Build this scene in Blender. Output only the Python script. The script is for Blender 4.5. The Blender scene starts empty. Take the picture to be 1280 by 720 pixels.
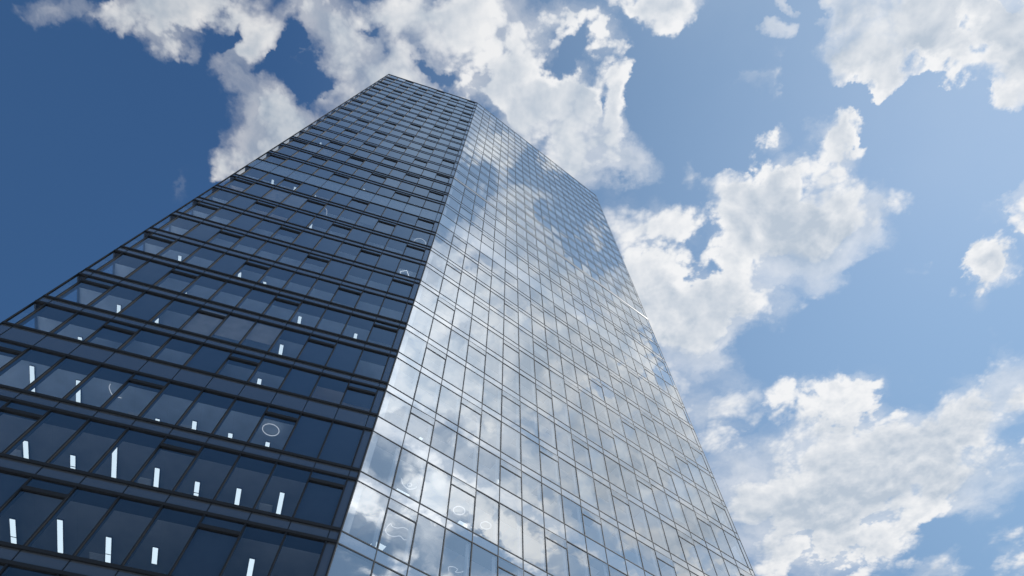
import bpy, math, random
import numpy as np
from mathutils import Vector
random.seed(7)
sc = bpy.context.scene
COL = sc.collection
R = math.radians
EYE = 1.6                                    # eye height; levels below are measured from it

# ------------------------------------------------------------------ plan
aL, aR = 0.3065, 0.65634
S = np.array([-7.930, 22.333])               # the corner where the dark and the bright facade meet
dL = -np.array([math.cos(aL), math.sin(aL)]) # along the dark facade, away from that corner
dR = np.array([math.cos(aR), math.sin(aR)])  # along the bright facade
nL = np.array([-dL[1], dL[0]])
nR = np.array([dR[1], -dR[0]])
WL, WR = 20.80, 36.05
LC, RC = S + dL*WL, S + dR*WR
LB, RB = LC - nL*28, RC - nR*28
FACE = {'L': (S, dL, nL), 'R': (S, dR, nR)}
WQ = float(np.hypot(*(LB-LC)))
FACE['W'] = (LC, -nL, dL)                    # return facade behind the far corner
CU = {'L': [0.0, 0.48] + [0.48+1.79*i for i in range(1, 12)] + [WL],
      'R': [0.0, 1.98] + [1.98+1.765*i for i in range(1, 20)] + [WR]}
CU['L'][12] = 20.17
BANDS = [(3.92,4.6),(7.82,8.5),(11.72,12.4),(15.62,16.28),(19.52,20.2),(23.42,24.1),(27.32,28.67),(31.22,31.9),(35.08,35.8),
         (38.97,39.7),(42.87,43.6),(46.72,47.42),(50.6,51.35),(54.4,55.05),(58.38,59.05),(62.13,65.16),(68.23,69.0)]
while BANDS[-1][0] < 142:
    z = BANDS[-1][0]+3.9
    BANDS.append((z, z+.72))
NB = len(BANDS)

def P(f, u, z, d=0.0):
    o, a, n = FACE[f]
    q = o + a*u + n*d
    return (float(q[0]), float(q[1]), z+EYE)

# ------------------------------------------------------------------ materials
def mat(name):
    m = bpy.data.materials.new(name); m.use_nodes = True
    nt = m.node_tree; nt.nodes.clear()
    out = nt.nodes.new('ShaderNodeOutputMaterial')
    return m, nt, out
def N(nt, t, **kw):
    n = nt.nodes.new(t)
    for k, v in kw.items():
        if k.startswith('i_'): n.inputs[int(k[2:])].default_value = v
        else: setattr(n, k, v)
    return n
def principled(name, col, rough=.5, metal=0., var=.0, scale=1.5, spec=.5):
    m, nt, out = mat(name)
    b = N(nt, 'ShaderNodeBsdfPrincipled')
    b.inputs['Base Color'].default_value = (*col, 1)
    b.inputs['Roughness'].default_value = rough
    b.inputs['Metallic'].default_value = metal
    b.inputs['Specular IOR Level'].default_value = spec
    if var:
        g = N(nt, 'ShaderNodeNewGeometry')
        no = N(nt, 'ShaderNodeTexNoise'); no.inputs['Scale'].default_value = scale; no.inputs['Detail'].default_value = 5
        nt.links.new(g.outputs['Position'], no.inputs['Vector'])
        mr = N(nt, 'ShaderNodeMapRange'); mr.inputs['From Min'].default_value = .3; mr.inputs['From Max'].default_value = .7
        mr.inputs['To Min'].default_value = 1-var; mr.inputs['To Max'].default_value = 1+var
        nt.links.new(no.outputs['Fac'], mr.inputs['Value'])
        mx = N(nt, 'ShaderNodeVectorMath', operation='SCALE'); mx.inputs[0].default_value = col
        nt.links.new(mr.outputs['Result'], mx.inputs['Scale'])
        nt.links.new(mx.outputs['Vector'], b.inputs['Base Color'])
    nt.links.new(b.outputs[0], out.inputs[0])
    return m
def wave(nt, dist):
    """faint roller wave of float glass"""
    g = N(nt, 'ShaderNodeNewGeometry')
    no = N(nt, 'ShaderNodeTexNoise'); no.inputs['Scale'].default_value = .55; no.inputs['Detail'].default_value = 1.5
    nt.links.new(g.outputs['Position'], no.inputs['Vector'])
    b = N(nt, 'ShaderNodeBump'); b.inputs['Strength'].default_value = 1; b.inputs['Distance'].default_value = dist
    nt.links.new(no.outputs['Fac'], b.inputs['Height'])
    return b
def coating(nt, r0, pw):
    lw = N(nt, 'ShaderNodeLayerWeight'); lw.inputs['Blend'].default_value = .5
    a = N(nt, 'ShaderNodeMath', operation='POWER'); nt.links.new(lw.outputs['Facing'], a.inputs[0]); a.inputs[1].default_value = pw
    b = N(nt, 'ShaderNodeMath', operation='MULTIPLY_ADD'); nt.links.new(a.outputs[0], b.inputs[0]); b.inputs[1].default_value = 1-r0; b.inputs[2].default_value = r0
    return b
def coated_glass(name, ior, tint, refl):
    m, nt, out = mat(name)
    t = N(nt, 'ShaderNodeBsdfTransparent'); t.inputs[0].default_value = (*tint, 1)
    g = N(nt, 'ShaderNodeBsdfGlossy'); g.inputs['Color'].default_value = (*refl, 1); g.inputs['Roughness'].default_value = 0.0
    f = coating(nt, ior[0], ior[1])
    w = wave(nt, .005); nt.links.new(w.outputs[0], g.inputs['Normal'])
    mx = N(nt, 'ShaderNodeMixShader')
    nt.links.new(f.outputs[0], mx.inputs[0]); nt.links.new(t.outputs[0], mx.inputs[1]); nt.links.new(g.outputs[0], mx.inputs[2])
    nt.links.new(mx.outputs[0], out.inputs[0])
    return m
def coated_panel(name, ior, col, refl):
    m, nt, out = mat(name)
    t = N(nt, 'ShaderNodeBsdfDiffuse'); t.inputs[0].default_value = (*col, 1)
    g = N(nt, 'ShaderNodeBsdfGlossy'); g.inputs['Color'].default_value = (*refl, 1); g.inputs['Roughness'].default_value = 0.004
    f = coating(nt, ior[0], ior[1])
    w = wave(nt, .004); nt.links.new(w.outputs[0], g.inputs['Normal'])
    mx = N(nt, 'ShaderNodeMixShader')
    nt.links.new(f.outputs[0], mx.inputs[0]); nt.links.new(t.outputs[0], mx.inputs[1]); nt.links.new(g.outputs[0], mx.inputs[2])
    nt.links.new(mx.outputs[0], out.inputs[0])
    return m
def emit(name, col, s):
    m, nt, out = mat(name)
    e = N(nt, 'ShaderNodeEmission'); e.inputs[0].default_value = (*col, 1); e.inputs[1].default_value = s
    nt.links.new(e.outputs[0], out.inputs[0])
    return m
M = dict(
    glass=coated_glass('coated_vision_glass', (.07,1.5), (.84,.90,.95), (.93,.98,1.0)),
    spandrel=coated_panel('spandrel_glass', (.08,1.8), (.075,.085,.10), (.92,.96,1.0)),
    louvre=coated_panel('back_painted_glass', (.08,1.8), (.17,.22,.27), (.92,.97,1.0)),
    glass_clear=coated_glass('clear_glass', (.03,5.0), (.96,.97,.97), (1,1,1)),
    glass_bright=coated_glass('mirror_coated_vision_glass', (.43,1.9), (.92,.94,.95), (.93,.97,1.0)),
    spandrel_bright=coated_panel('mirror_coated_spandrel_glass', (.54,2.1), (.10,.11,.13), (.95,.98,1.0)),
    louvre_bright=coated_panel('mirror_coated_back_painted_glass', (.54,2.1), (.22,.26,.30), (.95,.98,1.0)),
    pale=principled('pale_anodised_strip', (.42,.44,.46), .35, .6),
    frame=principled('black_anodised_aluminium', (.018,.021,.026), .6, 0., spec=.2),
    greyframe=principled('grey_anodised_aluminium', (.06,.07,.082), .65, 0., spec=.15),
    reveal=principled('painted_inner_reveal', (.72,.73,.73), .6),
    column=principled('white_plaster_column', (.86,.86,.85), .7, var=.05),
    slab=principled('concrete_slab', (.10,.10,.10), .8, var=.2),
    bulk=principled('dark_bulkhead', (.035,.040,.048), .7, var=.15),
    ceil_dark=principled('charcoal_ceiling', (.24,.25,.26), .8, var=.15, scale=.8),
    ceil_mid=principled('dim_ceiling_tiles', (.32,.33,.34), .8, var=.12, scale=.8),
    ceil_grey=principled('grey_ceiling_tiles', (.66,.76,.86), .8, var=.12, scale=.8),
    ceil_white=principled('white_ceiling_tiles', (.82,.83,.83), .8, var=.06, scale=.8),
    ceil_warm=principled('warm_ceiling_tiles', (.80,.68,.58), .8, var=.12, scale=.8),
    blind_dark=principled('dark_blind_fabric', (.035,.042,.055), .9, var=.1),
    blind_grey=principled('grey_blind_fabric', (.20,.21,.22), .9, var=.1),
    blind_beige=principled('beige_blind_fabric', (.34,.29,.25), .9, var=.15),
    blind_pale=principled('pale_blind_fabric', (.72,.72,.70), .9, var=.08),
    core=principled('core_wall_plaster', (.22,.22,.22), .85, var=.15),
    floor=principled('pale_bounce_floor', (.55,.53,.50), .8, var=.2),  # unseen floor finish, added pale to bounce sunlight up onto the ceilings
    strip=emit('led_diffuser', (.80,.93,1.0), 1.2),
    neon=emit('led_tube', (.92,.96,1.0), 1.3),
    neon_soft=emit('led_tube_dim', (.92,.96,1.0), .65),
    paving=principled('stone_paving', (.47,.48,.49), .8, var=.15, scale=.5),
)

# ------------------------------------------------------------------ mesh builder
class MB:
    def __init__(s): s.v, s.f, s.m, s.mats = [], [], [], []
    def mi(s, m):
        if m not in s.mats: s.mats.append(m)
        return s.mats.index(m)
    def quad(s, pts, m, flip=False):
        if flip: pts = list(pts)[::-1]
        b = len(s.v); s.v += [tuple(p) for p in pts]; s.f.append(tuple(range(b, b+len(pts)))); s.m.append(s.mi(m))
    def hexa(s, p, m):                        # p: 4 bottom then 4 top
        b = len(s.v); s.v += [tuple(q) for q in p]; k = s.mi(m)
        for f in ((3,2,1,0),(4,5,6,7),(0,1,5,4),(1,2,6,5),(2,3,7,6),(3,0,4,7)):
            s.f.append(tuple(b+i for i in f)); s.m.append(k)
    def fbox(s, f, u0, u1, z0, z1, d0, d1, m):
        s.hexa([P(f,u0,z0,d0),P(f,u1,z0,d0),P(f,u1,z0,d1),P(f,u0,z0,d1),P(f,u0,z1,d0),P(f,u1,z1,d0),P(f,u1,z1,d1),P(f,u0,z1,d1)], m)
    def prism(s, plan, z0, z1, m):
        n = len(plan); b = len(s.v); k = s.mi(m)
        s.v += [(float(x), float(y), z0+EYE) for x, y in plan] + [(float(x), float(y), z1+EYE) for x, y in plan]
        s.f.append(tuple(range(b+n-1, b-1, -1))); s.m.append(k)
        s.f.append(tuple(range(b+n, b+2*n))); s.m.append(k)
        for i in range(n):
            j = (i+1) % n
            s.f.append((b+i, b+j, b+n+j, b+n+i)); s.m.append(k)
    def tube(s, pts, r, m, closed=False, seg=10):
        pts = [Vector(p) for p in pts]; n = len(pts); rings = []; k = s.mi(m)
        for i, p in enumerate(pts):
            a = pts[(i-1) % n] if (closed or i > 0) else p
            c = pts[(i+1) % n] if (closed or i < n-1) else p
            t = (c-a).normalized(); up = Vector((0,0,1))
            if abs(t.z) > .9: up = Vector((1,0,0))
            x = t.cross(up).normalized(); y = x.cross(t)
            b = len(s.v)
            for q in range(seg):
                w = 2*math.pi*q/seg
                s.v.append(tuple(p + x*(r*math.cos(w)) + y*(r*math.sin(w))))
            rings.append(b)
        for i in range(n if closed else n-1):
            a, c = rings[i], rings[(i+1) % n]
            for q in range(seg):
                s.f.append((a+q, a+(q+1)%seg, c+(q+1)%seg, c+q)); s.m.append(k)
        if not closed:
            s.f.append(tuple(rings[0]+q for q in range(seg))); s.m.append(k)
            s.f.append(tuple(rings[-1]+q for q in reversed(range(seg)))); s.m.append(k)
    def build(s, name, parent=None):
        me = bpy.data.meshes.new(name); me.from_pydata(s.v, [], s.f)
        for m in s.mats: me.materials.append(M[m])
        me.polygons.foreach_set('material_index', s.m); me.update()
        o = bpy.data.objects.new(name, me); COL.objects.link(o)
        if parent: o.parent = parent
        return o
def tag(o, label, cat=None, group=None):
    o['label'] = label
    if cat: o['category'] = cat
    if group: o['group'] = group
    return o
def inset(a):                                 # the plan polygon set back by a
    c = [S, RC, RB, LB, LC]; n = len(c); cen = sum(c)/n; out = []
    for i in range(n):
        p0, p1, p2 = c[i-1], c[i], c[(i+1) % n]
        def ln(p, q):
            d = (q-p)/np.hypot(*(q-p)); nn = np.array([-d[1], d[0]])
            if nn @ (cen-p) < 0: nn = -nn
            return p+nn*a, d
        (a0, e0), (a1, e1) = ln(p0, p1), ln(p1, p2)
        t = np.linalg.solve(np.array([e0, -e1]).T, a1-a0)
        out.append(a0+e0*t[0])
    return out

# ------------------------------------------------------------------ ground
g = MB(); g.prism([(1500*math.cos(i*math.pi/24), 1500*math.sin(i*math.pi/24)) for i in range(48)], -EYE-.5, -EYE, 'paving')
gr = g.build('ground'); gr['kind'] = 'structure'

# ------------------------------------------------------------------ the tower
tower = bpy.data.objects.new('glass_tower', None); COL.objects.link(tower)
tag(tower, 'tall faceted office tower of blue coated glass, one facade dark, the other mirroring clouds', 'skyscraper')

CAM_EL, FPX = 64.056, 753.67
fw = np.array([0, math.cos(R(CAM_EL)), math.sin(R(CAM_EL))]); up = np.array([0, -fw[2], fw[1]])
def pix(p):
    v = np.array(p) - np.array([0,0,EYE]); z = v @ fw
    if z < .1: return None
    return 640+FPX*v[0]/z, 360-FPX*(v @ up)/z
def area(ps):
    q = [pix(p) for p in ps]
    if any(a is None for a in q): return 0
    q = [(min(max(x,0),1280), min(max(y,0),720)) for x, y in q]
    return abs(sum(q[i][0]*q[(i+1)%4][1]-q[(i+1)%4][0]*q[i][1] for i in range(4)))/2

GND = -EYE
levels = [(None, GND)] + [b for b in BANDS]   # (bottom, top) of each band; glazing r runs from top of r to bottom of r+1
def glaz(r):                                  # r = -1 is the lobby
    z0 = GND+.02 if r < 0 else BANDS[r][1]
    return z0, BANDS[r+1][0]
def vent(f, r, c):                            # staggered opening lights: every fourth module, shifted by two each storey
    if r < 0: return False
    if f == 'L':
        m = c-1
        return 0 <= m <= 10 and m % 4 == (0 if r % 2 == 0 else 2)
    return 1 <= c <= 19 and c % 4 == (1 if r % 2 == 0 else 3)

OPEN = set([('L',3,2),('L',3,4),('L',3,5),('L',3,6),('L',3,7),('L',4,2),('L',4,3),('L',4,4),('L',4,5),('L',4,6),('L',4,7),('L',4,8),('L',5,3),('L',5,4),('L',5,5),('L',5,6),('L',5,7),('L',5,8),('L',5,9),('L',5,10),('L',6,4),('L',6,8),('L',6,10),('L',7,4),('L',7,8),('L',7,10),('L',8,2),('L',8,4),('L',8,6),('L',8,8),('L',9,5),('L',9,6),('L',9,7),('L',9,10),('L',11,1),('L',12,6),('L',13,1),('L',13,6),('L',14,7),('L',14,9),('L',14,10),('L',15,5),('L',18,10),('R',4,0),('R',4,1),('R',4,3),('R',5,1),('R',5,3),('R',5,4),('R',6,1),('R',6,4)])     # panes with a lamp behind them keep their blind up
OPEN |= {('L',13,5),('L',13,6),('L',14,4),('L',12,3),('L',10,5),('L',9,4),('L',8,3),('L',12,8)}
OPEN |= {('L',r,11) for r in range(3,17)}
BEIGE = {('L',7,7),('L',13,3),('L',7,5),('L',13,9),('L',18,10),('L',17,10),('L',17,9),('L',7,6),('L',13,8),('L',16,4),('L',20,5)}
brnd = random.Random(5)
def blind_mesh(b, f, r, c):
    """the roller blind behind a pane, or nothing"""
    u0, u1 = CU[f][c]+.06, CU[f][c+1]-.06; z0, z1 = glaz(r); t = brnd.random(); q = brnd.random()
    if (f, r, c) in OPEN or u1-u0 < .6: return
    if f == 'L':
        if (f, r, c) in BEIGE: m = 'blind_beige'
        elif t < .45: m = 'blind_dark'
        elif t < .50: m = 'blind_grey'
        else: return
    else:
        if t < .10: m = 'blind_pale'
        elif t < .2: m = 'blind_grey'
        else: return
    zl = z0+.05 if q < .75 else z0+(z1-z0)*(.1+.35*(q-.75)/.25)
    b.fbox(f, u0, u1, zl, z1-.06, -.125, -.115, m)
    b.fbox(f, u0, u1, zl-.025, zl, -.13, -.11, 'greyframe')
    b.fbox(f, u0, u1, z1-.11, z1-.03, -.135, -.085, 'greyframe')

def window_mesh(b, f, r, c, tb=None):
    """one storey-high pane with its gasket; tb collects the opening light's transom"""
    u0, u1 = CU[f][c], CU[f][c+1]; z0, z1 = glaz(r)
    gx = .026
    u0 += gx; u1 -= gx
    tu, tz = random.gauss(0, .0042), random.gauss(0, .0027)
    def d(u, z): return tu*(u-(u0+u1)/2) + tz*(z-(z0+z1)/2)
    opaque = (f == 'L' and c == 0) or (f == 'R' and c == 20)
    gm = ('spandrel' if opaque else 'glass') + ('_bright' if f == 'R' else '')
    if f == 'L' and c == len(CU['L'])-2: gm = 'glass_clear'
    def pane(za, zb, e=0.0):
        q = [(u0,za),(u1,za),(u1,zb),(u0,zb)]
        b.quad([P(f,u,z,d(u,z)+e) for u, z in q], gm, f == 'L')
    zz = [z0+.02, z1-.02]
    if vent(f, r, c):
        pane(z0+.02, z1-.66)
        pane(z1-.66, z1-.02, .02)
        if tb is not None:
            h, pr = (.085, .10) if f == 'L' else (.03, .035)
            tb.fbox(f, u0+.002, u1-.002, z1-.66-h, z1-.66+h, -.07, pr, 'frame' if f == 'L' else 'greyframe')
    else:
        pane(z0+.02, z1-.02)
    w = .022; fm = 'frame' if f == 'L' else 'greyframe'
    b.fbox(f, u0, u0+w, z0+.02, z1-.02, -.07, .012, fm)
    b.fbox(f, u1-w, u1, z0+.02, z1-.02, -.07, .012, fm)
    b.fbox(f, u0+w+.001, u1-w-.001, z0+.02, z0+.02+w, -.068, .011, fm)
    b.fbox(f, u0+w+.001, u1-w-.001, z1-.02-w, z1-.02, -.068, .011, fm)

allw = []
for f in 'LR':
    for r in range(-1, NB-1):
        for c in range(len(CU[f])-1):
            z0, z1 = glaz(r); u0, u1 = CU[f][c], CU[f][c+1]
            allw.append((area([P(f,u0,z0),P(f,u1,z0),P(f,u1,z1),P(f,u0,z1)]), f, r, c))
allw.sort(reverse=True)
rest = MB()
for i, (a, f, r, c) in enumerate(allw):
    if i < 100:
        b, tb = MB(), MB()
        window_mesh(b, f, r, c, tb)
        w = b.build('window', tower)
        if tb.v: tb.build('vent_transom', w)
        bb = MB(); blind_mesh(bb, f, r, c)
        if bb.v: bb.build('roller_blind', w)
    else:
        window_mesh(rest, f, r, c, rest); blind_mesh(rest, f, r, c)
o = rest.build('window_field', tower); o['kind'] = 'stuff'

# spandrel bands, one per storey and facade
for f in 'LR':
    W = CU[f][-1]
    for k, (zb, zt) in enumerate(BANDS):
        b = MB()
        tall = k == 15
        for c in range(len(CU[f])-1):
            u0, u1 = CU[f][c]+.02, CU[f][c+1]-.02
            tu, tz = random.gauss(0, .0012), random.gauss(0, .002)
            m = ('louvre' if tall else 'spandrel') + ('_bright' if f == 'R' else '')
            q = [(u0,zb),(u1,zb),(u1,zt),(u0,zt)]
            b.quad([P(f,u,z,.004+tu*(u-(u0+u1)/2)+tz*(z-(zb+zt)/2)) for u, z in q], m, f == 'L')
        b.fbox(f, .03, W-.03, zb+.03, zt-.03, -.12, -.03, 'slab')
        h, pr, fm = (.075, .10, 'frame') if f == 'L' else (.032, .03, 'greyframe')
        if f == 'L': pr = .10 if zb < 40 else .07 if zb < 80 else .045
        b.fbox(f, .025, W-.025, zb-h, zb+h*.9, -.10, pr, fm)
        b.fbox(f, .025, W-.025, zt-h*.9, zt+h, -.10, pr, fm)
        if k == 19:                           # the one pale band two thirds up
            b.fbox(f, .03, W-.03, zb+.10, zt-.10, -.02, .028, 'pale')
        b.build('spandrel_band', tower)

# mullions: one per module line, thin over the bands, a fin beside the panes of the dark facade
for f in 'LR':
    us = CU[f]
    for i, u in enumerate(us):
        b = MB()
        if 0 < i < len(us)-1:
            if f == 'L':
                b.fbox(f, u-.022, u+.022, GND, BANDS[-1][1], -.14, .016, 'frame')
                for r in range(-1, NB-1):
                    z0, z1 = glaz(r); b.fbox(f, u-.036, u+.036, z0+.09, z1-.09, -.05, .085, 'frame')
            else:
                b.fbox(f, u-.024, u+.024, GND, BANDS[-1][1], -.10, .026, 'greyframe')
            for r in range(-1, NB-1):
                z0, z1 = glaz(r)
                if f == 'R': b.fbox(f, u-.25, u-.05, z0+.03, z1-.03, -.24, -.17, 'reveal')
                else: b.fbox(f, u-.05, u+.05, z0+.03, z1-.03, -.30, -.145, 'bulk')
        else:
            uu = u+.03 if i == 0 else u-.03
            b.fbox(f, uu-.027, uu+.027, GND, BANDS[-1][1], -.10, .06 if f == 'L' else .02, 'frame' if f == 'L' else 'greyframe')
        b.build('mullion', tower)
# white column just behind the first pane of the bright facade
b = MB()
for r in range(-1, NB-1):
    z0, z1 = glaz(r); b.fbox('R', .10, .47, z0, z1, -.42, -.14, 'column')
b.build('corner_column', tower)

# return facade behind the far edge of the dark face: glazing seen through the corner
b = MB(); n = 13; step = 28/n
for r in range(-1, NB-1):
    z0, z1 = glaz(r)
    for i in range(n): b.quad([P('W',i*step+.04,z0,-.01),P('W',(i+1)*step-.04,z0,-.01),P('W',(i+1)*step-.04,z1,-.01),P('W',i*step+.04,z1,-.01)], 'glass_clear', True)
for zb, zt in BANDS: b.fbox('W', .05, 28, zb-.06, zt+.06, -.08, .03, 'spandrel')
for i in range(1, n+1): b.fbox('W', i*step-.035, i*step+.035, GND, BANDS[-1][1], -.10, .05, 'frame')
b.build('return_glazing', tower)

FACE['V'] = (RC, -nR, dR)
b = MB(); n = 13; step = 28/n
for r in range(-1, NB-1):
    z0, z1 = glaz(r)
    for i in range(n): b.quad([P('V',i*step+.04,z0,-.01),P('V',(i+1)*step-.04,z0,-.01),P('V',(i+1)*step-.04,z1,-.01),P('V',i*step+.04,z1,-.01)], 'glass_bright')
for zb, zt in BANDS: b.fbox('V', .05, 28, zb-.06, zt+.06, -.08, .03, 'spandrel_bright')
for i in range(1, n+1): b.fbox('V', i*step-.035, i*step+.035, GND, BANDS[-1][1], -.10, .05, 'greyframe')
b.build('return_glazing', tower)

# floors, ceilings, core
for k, (zb, zt) in enumerate(BANDS[:-1]):
    b = MB(); b.prism(inset(.16), zb+.02, zt-.06, 'slab'); b.prism(inset(.165), zt-.058, zt-.03, 'floor'); b.build('floor_slab', tower)
rnd = random.Random(21)
for k, (zb, zt) in enumerate(BANDS[:-1]):
    b = MB()
    z = zb+.005
    for f in 'LR':
        us = CU[f]
        for c in range(len(us)-1):
            u0, u1 = us[c]+.001, us[c+1]-.001
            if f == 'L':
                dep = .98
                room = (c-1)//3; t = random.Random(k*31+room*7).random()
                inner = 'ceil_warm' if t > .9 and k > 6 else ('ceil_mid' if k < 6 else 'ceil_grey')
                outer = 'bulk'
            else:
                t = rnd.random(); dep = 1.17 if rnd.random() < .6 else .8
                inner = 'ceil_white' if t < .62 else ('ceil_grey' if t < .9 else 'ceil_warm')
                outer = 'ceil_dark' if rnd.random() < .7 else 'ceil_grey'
            lo = .17
            if f == 'R' and c < 8 or f == 'L' and c < 12: deep = 4.6
            else: deep = 4.6
            e0 = deep*.18 if c == 0 else 0     # keep the two facades' strips from crossing behind the corner
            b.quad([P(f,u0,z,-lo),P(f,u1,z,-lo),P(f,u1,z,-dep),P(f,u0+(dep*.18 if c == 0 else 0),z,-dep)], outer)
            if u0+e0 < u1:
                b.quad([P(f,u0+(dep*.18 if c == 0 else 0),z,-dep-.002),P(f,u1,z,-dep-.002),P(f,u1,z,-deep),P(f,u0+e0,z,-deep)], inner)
            else:
                b.quad([P(f,u0+.2,z,-dep-.002),P(f,u1,z,-dep-.002),P(f,u1,z,-2.6)], inner)
    ce = b.build('ceiling', tower)
    for (kk, u, d) in ((5,16.6,3.12),(5,10.35,3.12),(5,4.2,3.05),(6,10.2,2.82),(6,13.0,2.82),(4,10.35,4.0),(6,3.9,2.6),(4,16.5,3.9)):
        if kk == k:
            q = MB(); q.fbox('L', u-.33, u+.33, z-.03, z-.002, -d-.66, -d, 'reveal')
            for j in range(5): q.fbox('L', u-.28, u+.28, z-.04, z-.031, -d-.12-j*.11, -d-.06-j*.11, 'ceil_white')
            q.build('air_diffuser', ce)
b = MB(); b.prism(inset(9.0), GND, BANDS[-1][1]-1, 'core'); b.build('core_wall', tower)
b = MB(); b.prism(inset(.35), BANDS[-1][1]-1.3, BANDS[-1][1]-1.0, 'slab'); b.build('roof', tower)

# ------------------------------------------------------------------ lights hung behind the dark facade
LIGHTS = [(3,13.92,2.82,4.55),(3,11.92,2.24,4.13),(3,9.84,2.7,4.4),(3,7.8,2.74,3.48),(3,3.52,2.15,3.9),(4,16.03,2.35,3.72),(4,13.81,2.61,3.62),
 (4,11.83,1.36,3.61),(4,9.75,2.19,3.6),(4,7.74,2.51,3.57),(4,5.66,2.33,3.59),(4,3.5,1.94,3.61),(5,18.34,1.19,3.11),(5,15.96,1.41,3.12),
 (5,11.7,2.79,3.11),(5,9.7,2.33,3.1),(5,7.68,2.59,2.98),(5,5.57,2.59,3.08),(6,18.27,1.7,2.08),(6,15.86,1.88,2.09),(6,7.63,1.47,2.1),
 (7,18.21,1.52,2.19),(7,15.78,1.74,2.29),(7,7.6,1.34,2.24),(8,15.81,1.76,2.08),(8,11.62,1.91,2.1),(8,7.6,1.28,2.11),(8,3.4,1.48,2.12),
 (9,18.09,1.27,1.86),(9,13.53,1.28,1.89),(9,11.57,1.53,1.89),(9,9.57,1.74,1.9),(12,11.5,.81,1.4),(14,17.88,.63,1.19),(14,15.54,.7,1.1),
 (14,13.37,.97,1.17),(15,9.46,.91,1.15),(18,17.91,.64,.95)]
ORD = 'first second third fourth fifth sixth seventh eighth ninth tenth'.split()
ROWN = {3:'lowest', 4:'second lowest', 5:'third lowest', 6:'fourth lowest', 7:'fifth lowest', 8:'sixth lowest', 9:'seventh lowest', 12:'tenth lowest',
        14:'twelfth lowest', 15:'thirteenth lowest', 18:'sixteenth lowest'}
SPLIT = {(3,13.92),(3,9.84),(4,13.81),(4,7.74)}
per = {}
for L in LIGHTS: per.setdefault(L[0], []).append(L)
proto = None
for r, ls in per.items():
    ls.sort(key=lambda t: -t[1])
    for i, (r, u, d0, d1) in enumerate(ls):
        zc = BANDS[r+1][0]
        if d1-d0 > 1.0 or r < 6: d1 += .35
        b = MB()
        hw = .115
        b.fbox('L', u-hw-.02, u+hw+.02, zc-.055, zc-.004, -d1-.02, -d0+.02, 'greyframe')
        if (r, u) in SPLIT:
            mid = d0+(d1-d0)*.55
            b.fbox('L', u-hw, u+hw, zc-.062, zc-.05, -mid+.03, -d0, 'strip'); b.fbox('L', u-hw, u+hw, zc-.062, zc-.05, -d1, -mid-.03, 'strip')
        else:
            b.fbox('L', u-hw, u+hw, zc-.062, zc-.05, -d1, -d0, 'strip')
        o = b.build('ceiling_light')
        ln = d1-d0
        kind = 'long' if ln > 1.9 else ('short' if ln < .8 else 'white')
        look = {'long':'long white strip light', 'short':'short white strip light', 'white':'white strip light'}[kind]
        if (r, u) in SPLIT: look += ' cut by dark bar'
        where = f'{ROWN[r]} lit row'
        pos = 'the only one' if len(ls) == 1 else (f'{ORD[i]} from the left' if i < len(ls)-1 else 'nearest tower corner')
        tag(o, f'{look}, {pos}, {where}', 'ceiling light', 'strip lights behind the dark facade')

def pend(name, label, f, r, pts, rad, m='neon', closed=False, drop=.2, smooth=True):
    zc = BANDS[r+1][0]
    if smooth:
        q = []
        n = len(pts)
        for i in range(n if closed else n-1):
            p0 = pts[(i-1) % n] if closed or i > 0 else pts[i]
            p1, p2 = pts[i], pts[(i+1) % n]
            p3 = pts[(i+2) % n] if closed or i+2 < n else pts[(i+1) % n]
            for t in (0, .2, .4, .6, .8):
                q.append(tuple(.5*((2*p1[j])+(-p0[j]+p2[j])*t+(2*p0[j]-5*p1[j]+4*p2[j]-p3[j])*t*t+(-p0[j]+3*p1[j]-3*p2[j]+p3[j])*t**3) for j in (0,1)))
        if not closed: q.append(pts[-1])
        pts = q
    w = [P(f, u, zc-drop, -d) for u, d in pts]
    b = MB(); b.tube(w, rad, m, closed)
    for p in (w[0], w[len(w)//2]):
        b.tube([(p[0], p[1], p[2]), (p[0], p[1], zc+EYE-.002)], .004, 'frame')
    return tag(b.build(name), label, 'pendant lamp')
def circ(u, d, ru, rd, n=28): return [(u+ru*math.cos(2*math.pi*i/n), d+rd*math.sin(2*math.pi*i/n)) for i in range(n)]
pend('ring_pendant', 'thin white ring lamp behind a dark pane, third lit row near the tower corner', 'L', 5, circ(5.5,1.5,.46,.42), .022, 'neon_soft', True, smooth=False)
pend('curved_pendant', 'thin white arc lamp behind a dark pane, third lowest row far left', 'L', 5, [(14.21,.98),(14.27,1.22),(14.2,1.48),(14.07,1.71),(13.84,1.75),(13.62,1.77)], .02, 'neon_soft')
pend('loop_pendant', 'angular white loop lamp high up beside the corner of the dark facade', 'L', 11, [(1.98,1.63),(2.05,1.19),(1.51,.89),(1.21,1.39)], .035, 'neon', smooth=False)
pend('ring_pendant', 'white ring lamp half hidden by the sill, high beside the tower corner', 'L', 13, circ(1.3,1.25,.62,.5), .035, 'neon_soft', True, smooth=False)
pend('curved_pendant', 'short white arc lamp against a warm ceiling high on the dark facade', 'L', 13, [(11.35,.4),(11.1,.64),(11.05,1.15)], .03, 'neon_soft')
pend('wavy_pendant', 'white looping cable lamp like a wave in the lowest mirrored row by the corner', 'R', 4,
     [(4.08,1.41),(3.99,1.19),(3.64,1.12),(3.38,1.36),(3.09,1.44),(2.91,1.32),(2.94,1.84),(3.23,2.07),(3.55,2.01),(3.81,1.78),(4.13,1.87),(4.36,1.69)], .02, 'neon_soft')
pend('bowl_pendant', 'white U shaped lamp, second mirrored row, just right of the tower corner', 'R', 5,
     [(3.17,1.82),(3.42,2.1),(3.74,2.25),(4.01,2.24),(4.23,1.95),(4.21,1.49),(4.1,1.26)], .022, 'neon_soft')
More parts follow.
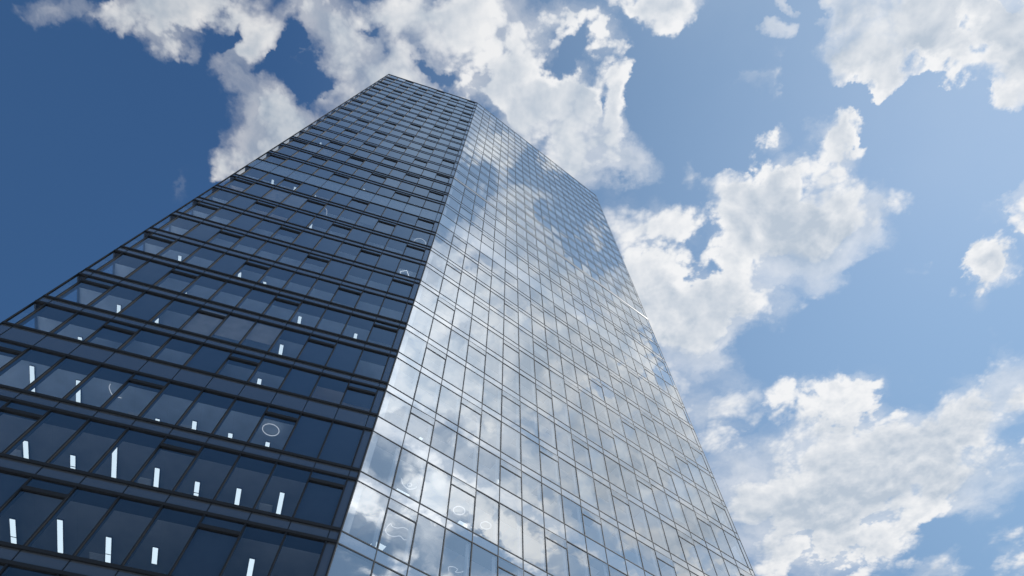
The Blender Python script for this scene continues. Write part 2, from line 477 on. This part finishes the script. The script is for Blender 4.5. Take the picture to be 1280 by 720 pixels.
pend('ring_pendant', 'tiny white ring lamp hanging inside the U shaped lamp', 'R', 5, circ(3.82,1.95,.13,.13), .02, 'neon_soft', True, smooth=False)
pend('ring_pendant', 'faint broad ring lamp behind a mirrored pane with an opening light', 'R', 5, circ(7.36,1.85,.36,.34), .03, 'neon_soft', True, smooth=False)
pend('ring_pendant', 'faint ring lamp one pane right of the broad ring lamp', 'R', 5, circ(9.39,1.85,.34,.3), .022, 'neon_soft', True, smooth=False)
pend('wavy_pendant', 'faint tangled cable lamp behind the bottom row of mirrored panes', 'R', 4,
     [(7.44,2.41),(7.25,2.15),(7.45,1.96),(7.75,2.01),(7.76,2.25),(8.04,2.03),(8.13,1.63),(8.06,1.45)], .018, 'neon_soft')
def bar(label, r, u0, u1, d0, d1):
    zc = BANDS[r+1][0]; b = MB()
    b.fbox('R', u0-.02, u1+.02, zc-.055, zc-.004, -d1-.02, -d0+.02, 'greyframe'); b.fbox('R', u0, u1, zc-.062, zc-.05, -d1, -d0, 'strip')
    tag(b.build('ceiling_light'), label, 'ceiling light', 'lights behind the mirrored facade')
bar('square white panel light split by a mullion, bottom mirrored row beside the corner', 4, 2.95, 3.72, 3.05, 3.75)
bar('slim white bar light on the sill under the U shaped lamp', 5, 3.45, 4.35, 2.75, 3.05)
bar('slim white bar light below the faint broad ring lamp', 5, 7.95, 8.85, 2.62, 2.95)
bar('small white panel light, third mirrored row, six panes from the corner', 6, 9.9, 10.2, 1.5, 2.1)
bar('tiny white light on the sill, third mirrored row, second pane', 6, 3.75, 4.0, 1.7, 2.0)

# ------------------------------------------------------------------ sky
SUN = np.array([.80, .17, 1.0]); SUN /= np.linalg.norm(SUN)
el = math.asin(SUN[2]); az = math.atan2(SUN[1], SUN[0])
wd = bpy.data.worlds.new('World'); sc.world = wd; wd.use_nodes = True
nt = wd.node_tree; nt.nodes.clear(); LK = nt.links.new
def val(x): return x
def vm(op, a, b=None, scale=None):
    n = nt.nodes.new('ShaderNodeVectorMath'); n.operation = op
    for i, x in enumerate((a, b)):
        if x is None: continue
        if isinstance(x, (tuple, list)): n.inputs[i].default_value = x
        else: LK(x, n.inputs[i])
    if scale is not None:
        if isinstance(scale, (int, float)): n.inputs['Scale'].default_value = scale
        else: LK(scale, n.inputs['Scale'])
    return n.outputs['Value'] if op in ('DOT_PRODUCT','LENGTH','DISTANCE') else n.outputs['Vector']
def mt(op, a, b=0., c=0., clamp=False):
    n = nt.nodes.new('ShaderNodeMath'); n.operation = op; n.use_clamp = clamp
    for i, x in enumerate((a, b, c)):
        if isinstance(x, (int, float)): n.inputs[i].default_value = x
        else: LK(x, n.inputs[i])
    return n.outputs[0]
def mr(v, a, b, c, d, smooth=True):
    n = nt.nodes.new('ShaderNodeMapRange'); n.interpolation_type = 'SMOOTHSTEP' if smooth else 'LINEAR'
    LK(v, n.inputs['Value'])
    for i, x in zip(('From Min','From Max','To Min','To Max'), (a,b,c,d)): n.inputs[i].default_value = x
    return n.outputs['Result']
def noise(v, scale, detail, rough=.5, lac=2.0, color=False):
    n = nt.nodes.new('ShaderNodeTexNoise'); LK(v, n.inputs['Vector'])
    n.inputs['Scale'].default_value = scale; n.inputs['Detail'].default_value = detail; n.inputs['Roughness'].default_value = rough; n.inputs['Lacunarity'].default_value = lac
    return n.outputs['Color' if color else 'Fac']
def mixc(f, a, b):
    n = nt.nodes.new('ShaderNodeMix'); n.data_type = 'RGBA'
    if isinstance(f, (int, float)): n.inputs[0].default_value = f
    else: LK(f, n.inputs[0])
    for i, x in ((6, a), (7, b)):
        if isinstance(x, tuple): n.inputs[i].default_value = x
        else: LK(x, n.inputs[i])
    return n.outputs[2]
tc = nt.nodes.new('ShaderNodeTexCoord'); D = vm('NORMALIZE', tc.outputs['Generated'])
sd = vm('DOT_PRODUCT', D, tuple(float(x) for x in SUN))
sky = nt.nodes.new('ShaderNodeTexSky'); sky.sky_type = 'NISHITA'; sky.sun_disc = False
sky.sun_elevation = el; sky.sun_rotation = math.pi/2-az
sky.air_density = 1.0; sky.dust_density = 0.04; sky.ozone_density = 2.5; sky.altitude = 50
gm = nt.nodes.new('ShaderNodeGamma'); LK(sky.outputs[0], gm.inputs[0]); gm.inputs[1].default_value = 1.0
skyc = vm('MULTIPLY', vm('SCALE', gm.outputs[0], scale=mr(vm('DOT_PRODUCT', D, (0,0,1)), .45, .85, .80, 1.0)), mixc(mr(sd, .50, .95, 0, 1), (.58,.88,1.08,1), (1.98,1.9,1.58,1)))
# cloud layer: direction -> point on a flat layer at unit height
sp = nt.nodes.new('ShaderNodeSeparateXYZ'); LK(D, sp.inputs[0])
zz = mt('MAXIMUM', sp.outputs[2], .06)
px, py = mt('DIVIDE', sp.outputs[0], zz), mt('DIVIDE', sp.outputs[1], zz)
cb = nt.nodes.new('ShaderNodeCombineXYZ'); LK(px, cb.inputs[0]); LK(py, cb.inputs[1]); p = cb.outputs[0]
w1 = vm('SUBTRACT', noise(p, 5.0, 2, color=True), (.5,.5,.5)); w2 = vm('SUBTRACT', noise(p, 9.0, 5, .6, color=True), (.5,.5,.5))
wv = vm('ADD', vm('SCALE', w1, scale=.06), vm('SCALE', w2, scale=.16))
pw = vm('MULTIPLY', vm('ADD', p, wv), (1,1,0))
acc = None
BLOBS = [(-0.524,0.02,0.1158,0.0595,-0.09,1.0),(-0.512,0.068,0.0637,0.0444,2.89,0.8),(-0.695,0.016,0.058,0.0294,-3.09,0.55),(-0.435,-0.004,0.0843,0.0476,-0.1,0.9),(-0.396,0.063,0.0574,0.0472,2.6,1.0),(-0.428,0.115,0.0387,0.028,-0.24,0.35),(-0.409,0.183,0.0898,0.0729,-0.45,1.1),(-0.352,0.193,0.0606,0.0433,1.9,0.9),(-0.418,0.229,0.0812,0.0584,2.93,0.8),(-0.483,0.255,0.0434,0.0352,-0.6,0.65),(-0.569,0.308,0.0442,0.0212,1.88,0.3),(-0.331,0.229,0.0813,0.0648,-0.28,0.7),(-0.31,0.038,0.086,0.0605,-0.15,0.765),(-0.262,0.092,0.0832,0.0637,-0.18,0.8075),(-0.2,0.035,0.1094,0.0554,-0.03,0.7224999999999999),(-0.097,0.031,0.109,0.0497,-0.01,0.85),(0.0,0.051,0.0978,0.0676,0.0,0.85),(-0.137,0.092,0.0499,0.0304,3.1,0.51),(-0.063,0.103,0.0877,0.0592,-0.02,0.765),(-0.178,0.133,0.0764,0.0486,-0.06,0.68),(0.073,0.027,0.0725,0.044,0.02,0.85),(0.137,0.049,0.0484,0.0453,0.9,0.95),(0.239,0.02,0.0589,0.0494,0.3,1.0),(0.185,0.002,0.0717,0.0279,-3.13,0.6),(0.013,0.127,0.0907,0.076,1.55,0.85),(0.064,0.164,0.0753,0.0706,1.32,1.0),(0.096,0.127,0.0486,0.0429,1.37,0.765),(0.163,0.136,0.0491,0.0379,1.39,0.75),(0.125,0.209,0.0921,0.0845,1.2,1.0),(0.192,0.259,0.0518,0.0456,0.32,0.9),(0.108,0.269,0.0948,0.082,0.14,0.9),(0.163,0.196,0.0518,0.039,1.4,0.7),(0.242,0.366,0.0989,0.0711,0.11,0.95),(0.217,0.438,0.0805,0.071,1.14,0.8),(0.346,0.537,0.1164,0.0992,-2.71,0.75),(0.317,0.607,0.1105,0.0906,1.19,0.7),(0.403,0.616,0.0938,0.0749,1.13,0.6),(0.267,0.503,0.085,0.0726,1.16,0.7),(0.385,0.311,0.0739,0.0604,0.39,1.0),(0.447,0.293,0.0719,0.0584,0.49,1.0),(0.537,0.255,0.0748,0.0531,1.08,0.9),(0.539,0.209,0.0491,0.0301,1.19,0.5),(0.443,0.369,0.1295,0.0949,0.23,1.0),(0.547,0.362,0.1218,0.0799,-2.96,1.0),(0.527,0.43,0.1108,0.0767,0.21,0.85),(0.639,0.35,0.0789,0.0599,0.81,0.9),(0.429,0.495,0.1188,0.1003,0.64,0.85),(0.381,0.571,0.1016,0.0868,0.92,0.7),(0.51,0.027,0.0647,0.0369,0.12,0.68),(0.526,0.092,0.0448,0.0339,-2.73,0.6120000000000001),(0.585,0.051,0.0688,0.0521,-2.57,0.68),(0.631,0.035,0.08,0.0501,0.22,0.68),(0.685,0.072,0.0385,0.0271,0.42,0.476),(0.74,0.035,0.0753,0.0452,0.22,0.68),(0.791,0.092,0.0333,0.023,0.71,0.544),(0.407,0.051,0.0331,0.026,-2.77,0.95),(0.414,0.01,0.0316,0.0193,-3.02,1.3),(0.789,0.164,0.046,0.0286,-2.88,1.1),(0.433,0.219,0.0455,0.0247,2.93,0.7),(0.3,0.269,0.042,0.0317,1.26,0.7),(0.888,0.335,0.0631,0.0437,0.68,0.95),(0.868,0.446,0.0817,0.0572,0.76,0.95),(0.712,0.423,0.0646,0.0278,-2.73,0.3),(0.682,0.81,0.1407,0.1109,0.73,1.0),(0.61,0.863,0.1319,0.107,0.74,0.9),(0.796,0.863,0.144,0.1069,0.87,0.9),(0.927,0.874,0.1673,0.1224,-2.47,1.0),(0.956,0.759,0.1258,0.0862,0.86,1.0),(0.997,0.681,0.1368,0.0789,1.02,1.0),(0.633,0.976,0.1887,0.1523,0.56,0.85),(0.798,0.999,0.2436,0.1794,-2.76,1.0),(0.567,1.047,0.1836,0.1511,0.88,0.65),(0.712,1.175,0.2302,0.1554,-2.94,0.8),(1.011,0.999,0.1508,0.1073,0.77,0.8),(1.075,0.907,0.1496,0.0923,0.97,0.7),(0.482,0.907,0.1377,0.1002,1.22,0.45),(1.016,1.234,0.1005,0.0679,0.31,0.8),(1.191,1.201,0.1238,0.0823,0.85,0.6),(0.54,0.719,0.0657,0.046,-2.94,0.6),(0.665,0.704,0.1285,0.0386,0.02,0.6),(0.855,0.528,0.0557,0.0342,1.03,0.25),(0.389,0.739,0.1617,0.1114,1.3,0.35),(0.542,0.863,0.1349,0.0978,1.16,0.3),(0.468,1.047,0.1987,0.1064,1.36,0.35),(-0.617,0.029,0.0731,0.0263,-0.04,0.25),(0.736,0.7,0.1291,0.0573,0.07,0.2),(-0.273,0.183,0.0684,0.0605,-0.67,0.4),(0.114,0.133,0.0771,0.0721,-2.72,0.3),(-0.195,0.048,0.0318,0.0179,-0.04,-0.8),(-0.115,0.102,0.0446,0.0191,-2.99,-0.8),(-0.045,0.136,0.063,0.0443,-2.85,0.595),(0.0,0.183,0.0636,0.052,1.57,0.5),(0.56,0.04,0.0435,0.0233,-2.89,-0.8),(0.687,0.038,0.0422,0.0283,0.93,-0.9),(0.637,0.095,0.0432,0.0231,-3.02,-0.8),(0.742,0.092,0.0321,0.0218,0.85,-0.5),(0.085,0.1,0.0443,0.0312,2.87,-0.7),(0.134,0.139,0.027,0.0203,1.43,-0.7),(0.578,0.155,0.1414,0.0322,0.01,-1.0),(0.707,0.158,0.1108,0.0519,3.05,-1.0),(0.457,0.133,0.0643,0.0481,1.06,-0.8),(0.377,0.183,0.0783,0.0507,1.28,-0.6),(0.321,0.074,0.0517,0.044,0.52,-0.8),(0.749,0.249,0.1134,0.0763,0.32,-0.8),(0.767,0.392,0.0693,0.0499,0.81,-0.6),(0.203,0.133,0.0492,0.0377,1.34,-0.6),(0.374,0.024,0.1103,0.0756,0.17,-1.6),(0.457,0.074,0.0532,0.0428,0.57,-0.8),(0.311,0.086,0.0502,0.0346,0.14,-0.8),(0.717,0.189,0.1573,0.0509,-3.1,-1.3),(0.837,0.215,0.0946,0.0657,-2.46,-1.2),(0.625,0.225,0.0686,0.0458,0.25,-0.9),(0.794,0.283,0.0674,0.0418,1.0,-0.6),(0.537,0.146,0.0398,0.0284,0.29,-0.5),(-0.34,0.074,0.061,0.0163,2.0,-0.7),(-0.426,0.051,0.0494,0.0134,2.12,-0.6),(-0.324,0.133,0.052,0.0309,2.13,-0.7),(0.988,1.097,0.0873,0.0635,0.76,-0.5),(0.873,0.953,0.0643,0.0468,0.86,-0.3),(0.379,0.454,0.0488,0.0286,1.34,-0.35),(0.148,0.255,0.0251,0.0235,0.85,-0.4),(0.301,0.41,0.0744,0.0653,0.55,0.6),(0.448,0.607,0.0751,0.0593,1.09,-0.4),(0.653,0.446,0.0643,0.0201,-2.76,-0.5),(0.861,-0.122,0.7721,0.4586,-2.48,1.04),(0.454,-0.06,0.2937,0.2261,-2.71,0.8800000000000001),(0.221,-0.086,0.0794,0.0669,-2.53,0.5599999999999999),(0.35,0.022,0.1016,0.0553,-2.63,0.7200000000000001),(0.626,-0.297,0.253,0.2148,-2.86,0.7200000000000001),(1.114,0.116,0.3926,0.2692,-3.07,0.7200000000000001),(0.632,0.087,0.2119,0.1839,2.67,0.6400000000000001),(1.123,-0.453,0.3984,0.2556,-2.46,0.5599999999999999),(0.889,-0.547,0.1916,0.1403,2.67,0.4),(0.464,-0.277,0.1527,0.1335,2.63,0.48),(0.293,-0.163,0.1013,0.0577,2.67,-0.9900000000000001),(0.274,-0.044,0.0691,0.0676,-3.13,-0.81),(0.438,0.003,0.0553,0.0292,-2.66,-1.1700000000000002),(0.38,-0.035,0.0443,0.023,-2.65,-0.81),(0.814,-0.172,0.0803,0.0427,-2.54,-1.26),(0.405,-0.182,0.0475,0.0433,2.71,-0.7200000000000001),(0.759,-0.339,0.0652,0.0581,-3.1,-0.54),(1.117,-0.372,0.1521,0.1045,-2.16,-0.9900000000000001),(0.835,-0.48,0.1139,0.0758,2.73,-0.7200000000000001),(1.061,-0.131,0.1269,0.0506,-2.63,-1.08),(0.644,0.132,0.0535,0.0416,2.35,-0.9900000000000001),(0.566,0.007,0.0668,0.0342,-2.69,-0.7200000000000001),(0.379,-0.28,0.0794,0.0576,2.74,-0.54),(0.887,-0.024,0.0674,0.0259,-2.66,-0.54),(1.234,-0.032,0.0919,0.0532,-2.69,-0.63),(0.741,-0.247,0.063,0.0345,-2.53,-0.63),(0.72,-0.016,0.0613,0.0239,-2.63,-0.7200000000000001),(1.277,0.132,0.1018,0.06,-2.87,-0.63),(1.054,-0.608,0.0802,0.0557,2.69,-0.36000000000000004)]
for (bx, by, s0, s1, rot, wt) in BLOBS:
    m = nt.nodes.new('ShaderNodeMapping'); m.vector_type = 'TEXTURE'
    LK(pw, m.inputs['Vector']); m.inputs['Location'].default_value = (bx, by, 0); m.inputs['Rotation'].default_value = (0,0,rot); m.inputs['Scale'].default_value = (s0*.99, s1*.99, 1)
    g2 = nt.nodes.new('ShaderNodeTexGradient'); g2.gradient_type = 'SPHERICAL'; LK(m.outputs[0], g2.inputs[0])
    acc = mt('MULTIPLY', g2.outputs[1], wt) if acc is None else mt('MULTIPLY_ADD', g2.outputs[1], wt, acc)
sky_lift = None                                   # pale sky patches added, mostly out of view, to brighten the facade reflections
for (bx, by, s0, s1, rot, wt) in [(.0,-.25,.34,.30,0,.34),(-.3,-.62,.5,.30,.3,.16),(.8,-.2,.7,.6,.2,.48),(.30,-.04,.24,.16,0,.14)]:
    m = nt.nodes.new('ShaderNodeMapping'); m.vector_type = 'TEXTURE'
    LK(p, m.inputs['Vector']); m.inputs['Location'].default_value = (bx, by, 0); m.inputs['Rotation'].default_value = (0,0,rot); m.inputs['Scale'].default_value = (s0*1.4, s1*1.4, 1)
    g2 = nt.nodes.new('ShaderNodeTexGradient'); g2.gradient_type = 'QUADRATIC_SPHERE'; LK(m.outputs[0], g2.inputs[0])
    sky_lift = mt('MULTIPLY', g2.outputs[1], wt) if sky_lift is None else mt('MULTIPLY_ADD', g2.outputs[1], wt, sky_lift)
sky_lift = mt('MULTIPLY', sky_lift, mr(noise(p, 3.0, 6, .6), .25, .7, .55, 1.2))
skyc = mixc(mt('MINIMUM', sky_lift, .6), skyc, (5.6,6.7,8.0,1))
cov = mt('MINIMUM', acc, 1.1)
pn = vm('ADD', p, vm('SCALE', w1, scale=.06))
def voro(v):
    n = nt.nodes.new('ShaderNodeTexVoronoi'); n.voronoi_dimensions = '2D'; n.feature = 'F1'; LK(v, n.inputs['Vector'])
    n.inputs['Scale'].default_value = 9; n.inputs['Detail'].default_value = 3; n.inputs['Roughness'].default_value = .55; n.inputs['Lacunarity'].default_value = 2.3
    n.normalize = True
    return n.outputs['Distance']
def relief(v):                                # height of the cloud surface: soft fractal plus cauliflower lobes
    return mt('ADD', mt('MULTIPLY', mt('SUBTRACT', noise(v, 6, 10, .55, 2.1), .5), 2.6), mt('MULTIPLY', mt('SUBTRACT', .42, voro(v)), 2.0))
h1 = relief(pn)
tosun = vm('NORMALIZE', vm('SUBTRACT', (.80,.17,0), p))
h2 = relief(vm('ADD', pn, vm('SCALE', tosun, scale=.022)))
low = mt('MULTIPLY', mt('SUBTRACT', noise(pw, 4.2, 3, .5), .5), 1.2)
dens = mt('ADD', mt('ADD', mt('MULTIPLY_ADD', cov, .8, -.42), low), h1)
wid = mr(noise(p, 3.3, 2), .35, .65, .3, 1.2)
alpha = mr(mt('DIVIDE', mt('ADD', dens, .13), wid), 0, 1, 0, 1)
veil = mt('MULTIPLY', mr(mt('ADD', acc, mt('MULTIPLY', mt('SUBTRACT', noise(pw, 4.0, 6, .6), .5), 2.4)), -.05, 1.0, 0, 1), .62)
alpha = mt('MULTIPLY', mt('MAXIMUM', alpha, veil), mr(acc, .0, .22, 0, 1))
thick = mr(mt('ADD', mt('MULTIPLY_ADD', cov, .8, -.42), mt('ADD', mt('MULTIPLY', low, 1.6), mt('MULTIPLY', h1, .45))), -.02, .75, 0, 1)
lit = mt('MULTIPLY', mt('SUBTRACT', h1, h2), .9)
shade = mt('ADD', mt('MULTIPLY_ADD', thick, -.68, .90), lit, clamp=True)
glow = mt('MULTIPLY', mr(sd, .35, .95, .82, 1.0), mr(sp.outputs[1], -.45, .0, 2.15, 1.0))
cl = vm('SCALE', mixc(shade, (5.0,5.75,6.7,1), (9.2,9.25,9.35,1)), scale=glow)
col = mixc(mt('MULTIPLY', alpha, .97), skyc, cl)
bg = nt.nodes.new('ShaderNodeBackground'); LK(col, bg.inputs[0]); bg.inputs[1].default_value = .1
wo = nt.nodes.new('ShaderNodeOutputWorld'); LK(bg.outputs[0], wo.inputs[0])
wd.cycles.sampling_method = 'MANUAL'; wd.cycles.sample_map_resolution = 512

sl = bpy.data.lights.new('sun', 'SUN'); sl.energy = 4.2; sl.angle = R(.53); sl.color = (1,.95,.88)
so = bpy.data.objects.new('sun', sl); COL.objects.link(so)
so.rotation_euler = Vector(SUN).to_track_quat('Z', 'Y').to_euler()

# ------------------------------------------------------------------ camera and render
cam = bpy.data.cameras.new('camera'); cam.sensor_width = 36; cam.lens = FPX/1280*36; cam.clip_start = .1; cam.clip_end = 6000
co = bpy.data.objects.new('camera', cam); COL.objects.link(co)
co.location = (0,0,EYE); co.rotation_euler = (R(90+CAM_EL), 0, 0)
sc.camera = co
vs = sc.view_settings
vs.view_transform = 'Standard'; vs.look = 'None'; vs.gamma = 1; vs.exposure = 0; vs.use_curve_mapping = False
sc.render.engine = 'CYCLES'
cy = sc.cycles
cy.use_denoising = True; cy.transparent_max_bounces = 16; cy.max_bounces = 8; cy.caustics_reflective = False; cy.caustics_refractive = False
cy.sample_clamp_indirect = 4
